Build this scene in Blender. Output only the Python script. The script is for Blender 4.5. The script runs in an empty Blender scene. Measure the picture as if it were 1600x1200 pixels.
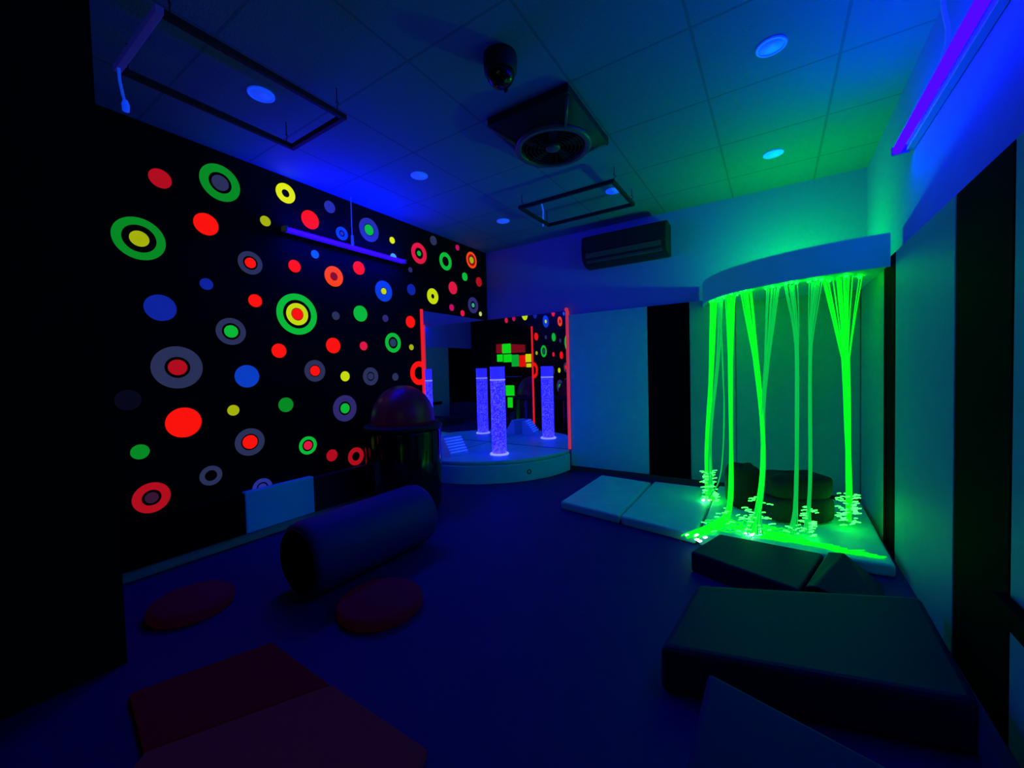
import bpy, bmesh, math, random
from mathutils import Vector, Matrix
random.seed(7)
S = bpy.context.scene
COL = S.collection
PI = math.pi

# ------------------------------------------------------------------ camera
cam_d = bpy.data.cameras.new('camera')
cam_d.sensor_width = 36.0
cam_d.lens = 630.92 / 1600 * 36.0
cam_d.clip_start = 0.02
cam = bpy.data.objects.new('camera', cam_d)
COL.objects.link(cam)
right = Vector((0.83764135, 0.54560838, -0.02585468))
up = Vector((0.00420292, 0.04089433, 0.99915464))
fwd = Vector((-0.54620445, 0.8370419, -0.03196163))
m = Matrix((right, up, -fwd)).transposed().to_4x4()
m.translation = Vector((0, 0, 1.17))
cam.matrix_world = m
S.camera = cam

# ------------------------------------------------------------------ world, exposure
w = bpy.data.worlds.new('world'); S.world = w
w.use_nodes = True
w.node_tree.nodes['Background'].inputs[0].default_value = (0.0, 0.0, 0.0, 1)
w.node_tree.nodes['Background'].inputs[1].default_value = 0.0
S.view_settings.view_transform = 'Standard'
S.view_settings.look = 'None'
S.view_settings.exposure = 0.0
S.view_settings.gamma = 1.0
S.view_settings.use_curve_mapping = False
S.cycles.max_bounces = 10
S.cycles.use_denoising = True
S.cycles.sample_clamp_indirect = 6.0

# strengths of the lamps of the room
UV_LEFT = 120.0
UV_RIGHT = 27.0
GREEN_ENGINE = 620.0
FIBRE = 1.9
COLLAR = 30.0  # fill light added at the tops of the fibre bundles
TIP = 8.0
BUBBLE = 1.0

# ------------------------------------------------------------------ room numbers (metres)
XL, XR, YB, H = -3.17, 0.58, 4.28, 2.72
YF = -0.10

# ------------------------------------------------------------------ materials
def mat(name, base, rough=0.6, emit=None, strength=1.0, metal=0.0, bump=0.0, scale=40.0, vary=0.0, spec=0.5):
    M = bpy.data.materials.new(name); M.use_nodes = True
    nt = M.node_tree; b = nt.nodes['Principled BSDF']
    b.inputs['Base Color'].default_value = (*base, 1)
    b.inputs['Roughness'].default_value = rough
    b.inputs['Metallic'].default_value = metal
    b.inputs['Specular IOR Level'].default_value = spec
    if emit:
        b.inputs['Emission Color'].default_value = (*emit, 1)
        b.inputs['Emission Strength'].default_value = strength
    if bump or vary:
        tc = nt.nodes.new('ShaderNodeTexCoord')
        n = nt.nodes.new('ShaderNodeTexNoise'); n.inputs['Scale'].default_value = scale
        n.inputs['Detail'].default_value = 4
        nt.links.new(tc.outputs['Object'], n.inputs['Vector'])
        if bump:
            bp = nt.nodes.new('ShaderNodeBump'); bp.inputs['Strength'].default_value = bump
            bp.inputs['Distance'].default_value = 0.01
            nt.links.new(n.outputs['Fac'], bp.inputs['Height'])
            nt.links.new(bp.outputs['Normal'], b.inputs['Normal'])
        if vary:
            r = nt.nodes.new('ShaderNodeMapRange')
            r.inputs['From Min'].default_value = 0.3; r.inputs['From Max'].default_value = 0.7
            r.inputs['To Min'].default_value = 1 - vary; r.inputs['To Max'].default_value = 1
            nt.links.new(n.outputs['Fac'], r.inputs['Value'])
            mx = nt.nodes.new('ShaderNodeVectorMath'); mx.operation = 'SCALE'
            mx.inputs[0].default_value = base
            nt.links.new(r.outputs['Result'], mx.inputs['Scale'])
            nt.links.new(mx.outputs['Vector'], b.inputs['Base Color'])
    return M

def ceiling_mat():
    M = bpy.data.materials.new('ceiling_tiles'); M.use_nodes = True
    nt = M.node_tree; b = nt.nodes['Principled BSDF']; L = nt.links.new
    b.inputs['Roughness'].default_value = 0.75
    tc = nt.nodes.new('ShaderNodeTexCoord'); sp = nt.nodes.new('ShaderNodeSeparateXYZ')
    L(tc.outputs['Object'], sp.inputs[0])
    def math_(op, a, v=None, vv=None):
        n = nt.nodes.new('ShaderNodeMath'); n.operation = op
        if isinstance(a, (int, float)): n.inputs[0].default_value = a
        else: L(a, n.inputs[0])
        if v is not None:
            if isinstance(v, (int, float)): n.inputs[1].default_value = v
            else: L(v, n.inputs[1])
        return n.outputs[0]
    masks = []
    for ax, off in ((0, -0.32), (1, 2.06)):
        a = math_('SUBTRACT', sp.outputs[ax], off - 60.0)
        f = math_('FRACT', math_('DIVIDE', a, 0.6))
        d = math_('MINIMUM', f, math_('SUBTRACT', 1.0, f))
        masks.append(math_('LESS_THAN', d, 0.012))
    line = math_('MAXIMUM', masks[0], masks[1])
    mx = nt.nodes.new('ShaderNodeMix'); mx.data_type = 'RGBA'
    L(line, mx.inputs['Factor'])
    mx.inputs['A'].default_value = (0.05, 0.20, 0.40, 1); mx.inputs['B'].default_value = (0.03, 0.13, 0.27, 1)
    L(mx.outputs['Result'], b.inputs['Base Color'])
    vo = nt.nodes.new('ShaderNodeTexNoise'); vo.inputs['Scale'].default_value = 90
    L(tc.outputs['Object'], vo.inputs['Vector'])
    bp = nt.nodes.new('ShaderNodeBump'); bp.inputs['Strength'].default_value = 0.25; bp.inputs['Distance'].default_value = 0.01
    hsum = math_('SUBTRACT', vo.outputs['Fac'], line)
    L(hsum, bp.inputs['Height']); L(bp.outputs['Normal'], b.inputs['Normal'])
    return M

M_ceil = ceiling_mat()
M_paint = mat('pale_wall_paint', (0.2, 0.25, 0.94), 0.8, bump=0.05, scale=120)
M_blackwall = mat('black_wall_covering', (0.004, 0.004, 0.006), 0.9, spec=0.15)
M_blackpad = mat('black_vinyl', (0.0025, 0.0012, 0.005), 0.8, bump=0.05, scale=30, spec=0.03)
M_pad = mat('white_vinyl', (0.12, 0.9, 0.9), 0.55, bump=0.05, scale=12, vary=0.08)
M_padside = mat('white_vinyl_dimmed', (0.10, 0.48, 0.55), 0.55, bump=0.05, scale=12, vary=0.08)  # white vinyl with its colour darkened to offset the strong green light
M_padglow = mat('white_vinyl_painted_glow', (0.12, 0.74, 0.82), 0.55, emit=(0.0, 0.004, 0.075), bump=0.05, scale=12)  # emission stands in for lamp light missing on the low block
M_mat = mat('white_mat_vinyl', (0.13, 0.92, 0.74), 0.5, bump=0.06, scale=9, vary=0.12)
M_floor = mat('blue_floor', (0.004, 0.010, 0.17), 0.6, bump=0.02, scale=20, spec=0.2)
M_skirt = mat('skirting_white', (0.4, 0.42, 0.45), 0.5)
M_mirror = mat('mirror_glass', (0.86, 0.9, 0.92), 0.015, metal=1.0)
M_dark = mat('dark_plastic', (0.014, 0.016, 0.03), 0.6, spec=0.25)
M_grey = mat('grey_plastic', (0.07, 0.075, 0.09), 0.35)
M_darkfabric = mat('dark_fabric', (0.012, 0.014, 0.018), 0.8, bump=0.4, scale=14)
M_gloss = mat('black_gloss', (0.006, 0.006, 0.01), 0.12)
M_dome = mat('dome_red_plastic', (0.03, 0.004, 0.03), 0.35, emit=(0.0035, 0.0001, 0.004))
M_blueform = mat('blue_foam_vinyl', (0.01, 0.014, 0.24), 0.55, spec=0.3)
M_navy = mat('navy_vinyl', (0.003, 0.007, 0.06), 0.55, spec=0.25)
M_blockblue = mat('deep_blue_vinyl', (0.002, 0.004, 0.14), 0.6, spec=0.15)
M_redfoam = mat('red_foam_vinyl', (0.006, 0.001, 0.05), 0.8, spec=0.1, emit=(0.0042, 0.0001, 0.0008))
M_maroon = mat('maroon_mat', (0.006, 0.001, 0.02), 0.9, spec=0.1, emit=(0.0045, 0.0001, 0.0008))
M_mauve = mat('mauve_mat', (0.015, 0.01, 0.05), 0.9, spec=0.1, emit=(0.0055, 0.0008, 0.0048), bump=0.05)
M_paleglow = mat('white_fluorescent_plastic', (0.6, 0.6, 0.65), 0.5, emit=(0.0, 0.035, 0.75))
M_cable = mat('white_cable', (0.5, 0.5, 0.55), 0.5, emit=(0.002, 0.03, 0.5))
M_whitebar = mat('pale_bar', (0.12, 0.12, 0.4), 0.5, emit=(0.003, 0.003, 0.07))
M_uv = mat('uv_tube_left', (0.0, 0.0, 0.02), 0.6, spec=0.0, emit=(0.0004, 0.00004, 1.0), strength=UV_LEFT)
M_uvr = mat('uv_tube_right', (0.0, 0.0, 0.02), 0.6, spec=0.0, emit=(0.0032, 0.0001, 1.0), strength=UV_RIGHT)
M_batten = mat('lamp_batten', (0.25, 0.25, 0.3), 0.5)
M_engine = mat('green_lens', (0, 0.1, 0), 0.3, emit=(0.0, 1.0, 0.02), strength=GREEN_ENGINE)
M_fibre = mat('green_fibre', (0.02, 0.2, 0.03), 0.3, emit=(0.001, 0.62, 0.006), strength=FIBRE)
M_fibredim = mat('green_fibre_dim', (0.02, 0.2, 0.05), 0.3, emit=(0.001, 0.25, 0.03), strength=FIBRE)
M_collar = mat('fill_glow_collar', (0.02, 0.2, 0.03), 0.3, emit=(0.0006, 1.0, 0.006), strength=COLLAR)  # added emitter that throws green light into the fibre corner
M_tip = mat('fibre_end', (0.1, 0.5, 0.2), 0.3, emit=(0.02, 1.0, 0.042), strength=TIP)
M_spark = mat('fibre_spark', (0.5, 0.9, 0.8), 0.3, emit=(0.45, 1.0, 0.75), strength=9.0)
M_valance = mat('valance_board', (0.1, 0.62, 0.6), 0.6, emit=(0.0, 0.045, 0.06), vary=0.1, scale=6)  # faint emission paints in blue-green light the fascia does not receive
M_wine = mat('dark_wine_vinyl', (0.012, 0.006, 0.016), 0.7)

def bubble_mat():
    M = mat('bubbling_water', (0.05, 0.05, 0.2), 0.1)
    nt = M.node_tree; b = nt.nodes['Principled BSDF']; L = nt.links.new
    tc = nt.nodes.new('ShaderNodeTexCoord')
    v = nt.nodes.new('ShaderNodeTexVoronoi'); v.inputs['Scale'].default_value = 55
    n = nt.nodes.new('ShaderNodeTexNoise'); n.inputs['Scale'].default_value = 70; n.inputs['Detail'].default_value = 3
    L(tc.outputs['Object'], v.inputs['Vector']); L(tc.outputs['Object'], n.inputs['Vector'])
    r = nt.nodes.new('ShaderNodeValToRGB')
    r.color_ramp.elements[0].position = 0.25; r.color_ramp.elements[0].color = (0.13, 0.11, 1.0, 1)
    r.color_ramp.elements[1].position = 0.62; r.color_ramp.elements[1].color = (0.022, 0.014, 1.0, 1)
    mx = nt.nodes.new('ShaderNodeMath'); mx.operation = 'MULTIPLY_ADD'
    L(v.outputs['Distance'], mx.inputs[0]); mx.inputs[1].default_value = 0.6; L(n.outputs['Fac'], mx.inputs[2])
    sub = nt.nodes.new('ShaderNodeMath'); sub.operation = 'SUBTRACT'; L(mx.outputs[0], sub.inputs[0]); sub.inputs[1].default_value = 0.25
    L(sub.outputs[0], r.inputs['Fac'])
    gain = nt.nodes.new('ShaderNodeVectorMath'); gain.operation = 'MULTIPLY'; gain.inputs[1].default_value = (1.0, 1.0, 4.2)
    L(r.outputs['Color'], gain.inputs[0]); L(gain.outputs['Vector'], b.inputs['Emission Color'])
    b.inputs['Emission Strength'].default_value = BUBBLE
    return M
M_bubble = bubble_mat()
M_tubetop = mat('acrylic_air_section', (0.1, 0.1, 0.3), 0.2, emit=(0.022, 0.018, 1.2), strength=1.0, vary=0.2)
M_tuberim = mat('acrylic_rim', (0.5, 0.5, 0.8), 0.2, emit=(0.3, 0.3, 1.0), strength=1.0)

INK = {  # fluorescent inks of wall dots and blocks; dim ones have lamp falloff painted in
    'red': (0.95, 0.006, 0.003), 'dimred': (0.42, 0.004, 0.012), 'darkred': (0.22, 0.004, 0.012), 'pinkred': (0.72, 0.008, 0.05), 'magenta': (0.5, 0.004, 0.11),
    'orange': (0.95, 0.055, 0.003), 'green': (0.003, 0.46, 0.035), 'dimgreen': (0.002, 0.24, 0.016), 'brightgreen': (0.004, 0.8, 0.01), 'teal': (0.03, 0.38, 0.18),
    'yellow': (0.72, 0.78, 0.003), 'lime': (0.55, 0.68, 0.003), 'olive': (0.36, 0.42, 0.003), 'paleyellow': (0.5, 0.62, 0.12),
    'blue': (0.003, 0.045, 0.5), 'royal': (0.004, 0.016, 0.30), 'skyblue': (0.004, 0.1, 0.8), 'grey': (0.022, 0.028, 0.085), 'violetgrey': (0.026, 0.022, 0.14),
    'navy': (0.018, 0.026, 0.26), 'dimgrey': (0.002, 0.002, 0.009), 'greyteal': (0.016, 0.05, 0.1), 'dimplum': (0.035, 0.008, 0.03), 'cyan': (0.06, 0.35, 0.7),
}
INKM = {k: mat('ink_' + k, (min(1, c[0] * .4 + .003), min(1, c[1] * .4 + .003), min(1, c[2] * .4 + .003)), 0.7, emit=c, spec=0.05) for k, c in INK.items()}
M_stripL = mat('red_edge_strip', (0.4, 0.01, 0.01), 0.5, emit=(0.85, 0.008, 0.012))
M_stripR = mat('pink_red_edge_strip', (0.4, 0.02, 0.04), 0.5, emit=(0.48, 0.02, 0.05))

# ------------------------------------------------------------------ mesh helpers
class MB:
    def __init__(s): s.v = []; s.f = []; s.smooth = []
    def add(s, vs, fs, smooth=False):
        o = len(s.v); s.v += [tuple(v) for v in vs]
        s.f += [tuple(i + o for i in f) for f in fs]; s.smooth += [smooth] * len(fs)
        return s
    def box(s, a, b):
        x0, y0, z0 = a; x1, y1, z1 = b
        return s.add([(x0, y0, z0), (x1, y0, z0), (x1, y1, z0), (x0, y1, z0), (x0, y0, z1), (x1, y0, z1), (x1, y1, z1), (x0, y1, z1)],
                     [(0, 3, 2, 1), (4, 5, 6, 7), (0, 1, 5, 4), (1, 2, 6, 5), (2, 3, 7, 6), (3, 0, 4, 7)])
    def prism(s, pts, z0, z1):   # polygon counter-clockwise, extruded in z
        n = len(pts)
        return s.add([(x, y, z0) for x, y in pts] + [(x, y, z1) for x, y in pts],
                     [tuple(range(n - 1, -1, -1)), tuple(range(n, 2 * n))] + [(i, (i + 1) % n, n + (i + 1) % n, n + i) for i in range(n)])
    def lathe(s, prof, c=(0, 0, 0), n=40, axis='z', smooth=True):
        vs = []; fs = []
        for r, h in prof:
            for k in range(n):
                a = 2 * PI * k / n; p = (r * math.cos(a), r * math.sin(a), h)
                if axis == 'x': p = (h, r * math.cos(a), r * math.sin(a))
                if axis == 'y': p = (r * math.sin(a), h, r * math.cos(a))
                vs.append((p[0] + c[0], p[1] + c[1], p[2] + c[2]))
        m_ = len(prof)
        for i in range(m_ - 1):
            for k in range(n):
                fs.append((i * n + k, i * n + (k + 1) % n, (i + 1) * n + (k + 1) % n, (i + 1) * n + k))
        s.add(vs, fs, smooth)
        o = len(s.v) - len(vs)
        if prof[0][0] > 1e-6: s.f.append(tuple(o + k for k in range(n - 1, -1, -1))); s.smooth.append(False)
        if prof[-1][0] > 1e-6: s.f.append(tuple(o + (m_ - 1) * n + k for k in range(n))); s.smooth.append(False)
        return s
    def tube(s, pts, r, n=6):
        pts = [Vector(p) for p in pts]; vs = []; fs = []
        for i, p in enumerate(pts):
            d = (pts[min(i + 1, len(pts) - 1)] - pts[max(i - 1, 0)])
            d = d.normalized() if d.length > 1e-9 else Vector((0, 0, 1))
            ref = Vector((1, 0, 0)) if abs(d.x) < 0.8 else Vector((0, 1, 0))
            a = d.cross(ref).normalized(); b = d.cross(a)
            rr = r[i] if isinstance(r, (list, tuple)) else r
            for k in range(n):
                t = 2 * PI * k / n; vs.append(p + rr * (math.cos(t) * a + math.sin(t) * b))
        for i in range(len(pts) - 1):
            for k in range(n):
                fs.append((i * n + k, i * n + (k + 1) % n, (i + 1) * n + (k + 1) % n, (i + 1) * n + k))
        fs.append(tuple(range(n - 1, -1, -1))); fs.append(tuple((len(pts) - 1) * n + k for k in range(n)))
        return s.add(vs, fs, True)
    def build(s, name, material, parent=None, bevel=0.0, seg=3, origin=None, smooth_all=False):
        me = bpy.data.meshes.new(name)
        o = Vector(origin) if origin is not None else Vector((0, 0, 0))
        me.from_pydata([tuple(Vector(v) - o) for v in s.v], [], s.f)
        for p, sm in zip(me.polygons, s.smooth): p.use_smooth = sm or smooth_all
        bm = bmesh.new(); bm.from_mesh(me); bmesh.ops.recalc_face_normals(bm, faces=bm.faces[:]); bm.to_mesh(me); bm.free()
        me.materials.append(material)
        ob = bpy.data.objects.new(name, me); COL.objects.link(ob)
        if parent is not None:
            ob.parent = parent
            ob.location = o - Vector(parent.location) if origin is None else o
            if origin is None: ob.location = -Vector(parent.location)
            else: ob.location = o - Vector(parent.location)
        else: ob.location = o
        if bevel:
            md = ob.modifiers.new('bevel', 'BEVEL'); md.width = bevel; md.segments = seg; md.limit_method = 'ANGLE'
        return ob

def tag(o, label, cat, group=None, kind=None):
    o['label'] = label; o['category'] = cat
    if group: o['group'] = group
    if kind: o['kind'] = kind
    return o
def thing(name, label, cat, loc, group=None):
    o = bpy.data.objects.new(name, None); COL.objects.link(o); o.location = loc; o.empty_display_size = 0.05
    return tag(o, label, cat, group)
def struct(o): o['kind'] = 'structure'; return o

# ------------------------------------------------------------------ the setting
struct(MB().box((XL - 0.1, YF - 0.1, -0.1), (XR + 0.14, YB + 0.13, 0)).build('floor', M_floor))
struct(MB().box((XL - 0.1, YF - 0.1, H), (XR + 0.14, YB + 0.13, H + 0.1)).build('ceiling', M_ceil))
struct(MB().box((XL - 0.1, YF - 0.1, 0), (XL, YB + 0.13, H)).build('wall_left', M_blackwall))
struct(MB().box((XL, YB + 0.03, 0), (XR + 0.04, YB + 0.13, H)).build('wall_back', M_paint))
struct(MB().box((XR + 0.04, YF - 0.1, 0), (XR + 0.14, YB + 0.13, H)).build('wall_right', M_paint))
struct(MB().box((XL, YF - 0.1, 0), (XR + 0.04, YF, H)).build('wall_front', M_blackwall))
struct(MB().box((XL, YF, 0), (-2.26, 0.485, H)).build('wall_front_return', M_blackwall))
struct(MB().box((XL, 0.49, 0), (XL + 0.02, 2.92, 0.075)).build('baseboard_left', M_skirt, bevel=0.004))
struct(MB().box((-2.0, YB - 0.0, 0), (XR, YB + 0.03, 0.05)).build('baseboard_back', mat('dark_skirting', (0.05, 0.06, 0.07), 0.6)))

# ------------------------------------------------------------------ padded wall panels
PAD_T = 1.80
def panel(a, b, m_, label):
    o = MB().box(a, b).build('padded_panel', m_, bevel=0.006, origin=((a[0] + b[0]) / 2, (a[1] + b[1]) / 2, a[2]))
    return tag(o, label, 'wall panel', 'padded panels round the walls')
yb0, yb1 = YB, YB + 0.0285
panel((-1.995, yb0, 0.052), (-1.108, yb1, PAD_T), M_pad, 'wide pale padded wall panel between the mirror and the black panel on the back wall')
panel((-1.104, yb0, 0.052), (-0.706, yb1, PAD_T), M_blackpad, 'tall black padded panel on the back wall, left of the green fibre strands')
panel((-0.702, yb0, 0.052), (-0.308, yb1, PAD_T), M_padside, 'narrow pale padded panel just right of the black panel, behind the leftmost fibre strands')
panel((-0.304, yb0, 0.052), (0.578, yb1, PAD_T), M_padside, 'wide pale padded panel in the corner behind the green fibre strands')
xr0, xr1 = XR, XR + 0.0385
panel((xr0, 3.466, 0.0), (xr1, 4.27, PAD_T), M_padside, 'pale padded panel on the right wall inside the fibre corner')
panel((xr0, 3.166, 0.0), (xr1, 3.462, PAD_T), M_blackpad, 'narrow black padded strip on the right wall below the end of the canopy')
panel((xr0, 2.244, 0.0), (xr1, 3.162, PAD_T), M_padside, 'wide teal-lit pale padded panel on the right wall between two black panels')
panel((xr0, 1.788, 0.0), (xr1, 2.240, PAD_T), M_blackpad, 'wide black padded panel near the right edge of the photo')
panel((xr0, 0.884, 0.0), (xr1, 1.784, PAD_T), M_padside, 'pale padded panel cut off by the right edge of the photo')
panel((xr0, -0.095, 0.0), (xr1, 0.880, PAD_T), M_blackpad, 'black padded panel seen only in the left mirror')
xl0, xl1 = XL + 0.0015, XL + 0.06
panel((xl0, 0.50, 0.076), (xl1, 1.313, 0.362), M_blackpad, 'low black padded panel above the skirting at the left end of the dotted wall')
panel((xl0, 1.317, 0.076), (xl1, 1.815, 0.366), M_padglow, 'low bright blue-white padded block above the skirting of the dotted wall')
panel((xl0, 1.819, 0.076), (xl1, 2.90, 0.352), M_wine, 'low dark padded panel along the skirting between the white block and the bin')

t = MB().box((XR - 0.035, 1.2, 0.405), (XR - 0.002, 1.79, 0.47)).build('rail', M_blackpad, bevel=0.004, origin=(XR - 0.018, 1.5, 0.405))
tag(t, 'short black rail across the pale panel at the right edge', 'rail')

# ------------------------------------------------------------------ mirrors in the corner
PZ = 0.243
mr = thing('wall_mirror', 'mirror on the dotted left wall, left of the corner, with a bright red edge strip', 'mirror', (XL, 3.68, PZ), 'corner mirrors')
MB().box((XL + 0.001, 3.125, PZ + 0.002), (XL + 0.012, YB - 0.006, 1.84)).build('mirror_pane', M_mirror, mr)
MB().box((XL + 0.001, 3.095, PZ + 0.002), (XL + 0.022, 3.124, 1.855)).build('edge_strip', M_stripL, mr, bevel=0.004)['label'] = 'bright red edge strip'
mr = thing('wall_mirror', 'mirror on the back wall right of the corner, pinkish red strip at its right edge', 'mirror', (-2.6, YB, PZ), 'corner mirrors')
MB().box((XL + 0.013, YB - 0.005, PZ + 0.002), (-2.025, YB + 0.029, 1.845)).build('mirror_pane', M_mirror, mr)
es = MB().box((-2.024, YB - 0.015, PZ + 0.002), (-1.997, YB + 0.029, 1.85)).lathe([(0.0, -0.012), (0.02, -0.012), (0.02, 0.012), (0, 0.012)], (-2.0105, YB - 0.012, 1.862), 20, 'y')
es.build('edge_strip', M_stripR, mr)['label'] = 'pinkish red edge strip with a round end'

# ------------------------------------------------------------------ dots on the left wall
def disc_mb(y, z, r, r_in=0.0, d=0.004, n=56):
    mb = MB(); x0, x1 = XL + 0.0005, XL + d
    ring = lambda x, rr: [(x, y + rr * math.cos(2 * PI * k / n), z + rr * math.sin(2 * PI * k / n)) for k in range(n)]
    if r_in <= 0:
        mb.add(ring(x0, r) + ring(x1, r), [tuple(range(n)), tuple(range(n, 2 * n))] + [(k, (k + 1) % n, n + (k + 1) % n, n + k) for k in range(n)])
    else:
        vs = ring(x0, r) + ring(x1, r) + ring(x1, r_in) + ring(x0, r_in); fs = []
        for a, b in ((0, 1), (1, 2), (2, 3), (3, 0)):
            for k in range(n): fs.append((a * n + k, a * n + (k + 1) % n, b * n + (k + 1) % n, b * n + k))
        mb.add(vs, fs)
    return mb
GD = 'fluorescent dots on the black wall'
def dot(y, z, r, rings, label):
    """rings: list of (ink, outer fraction, inner fraction)"""
    o = (XL, y, z)
    if len(rings) == 1:
        ink, a, b = rings[0]
        ob = disc_mb(y, z, r * a, r * b).build('wall_ring' if b else 'wall_dot', INKM[ink], origin=o)
        tag(ob, label, 'wall dot', GD)
    else:
        e = thing('ringed_dot', label, 'wall dot', o, GD)
        for i, (ink, a, b) in enumerate(rings):
            nm = 'centre_dot' if b == 0 else ('outer_ring' if i == 0 else 'inner_ring')
            disc_mb(y, z, r * a, r * b).build(nm, INKM[ink], e, origin=o)['label'] = ink.replace('dim', 'dim ').replace('bright', 'bright ') + ' ' + nm.replace('_', ' ')
def s_(ink): return [(ink, 1, 0)]
def rg(ink, hole, c=None, cf=0.0): return [(ink, 1, hole)] + ([(c, cf, 0)] if c else [])
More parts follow.
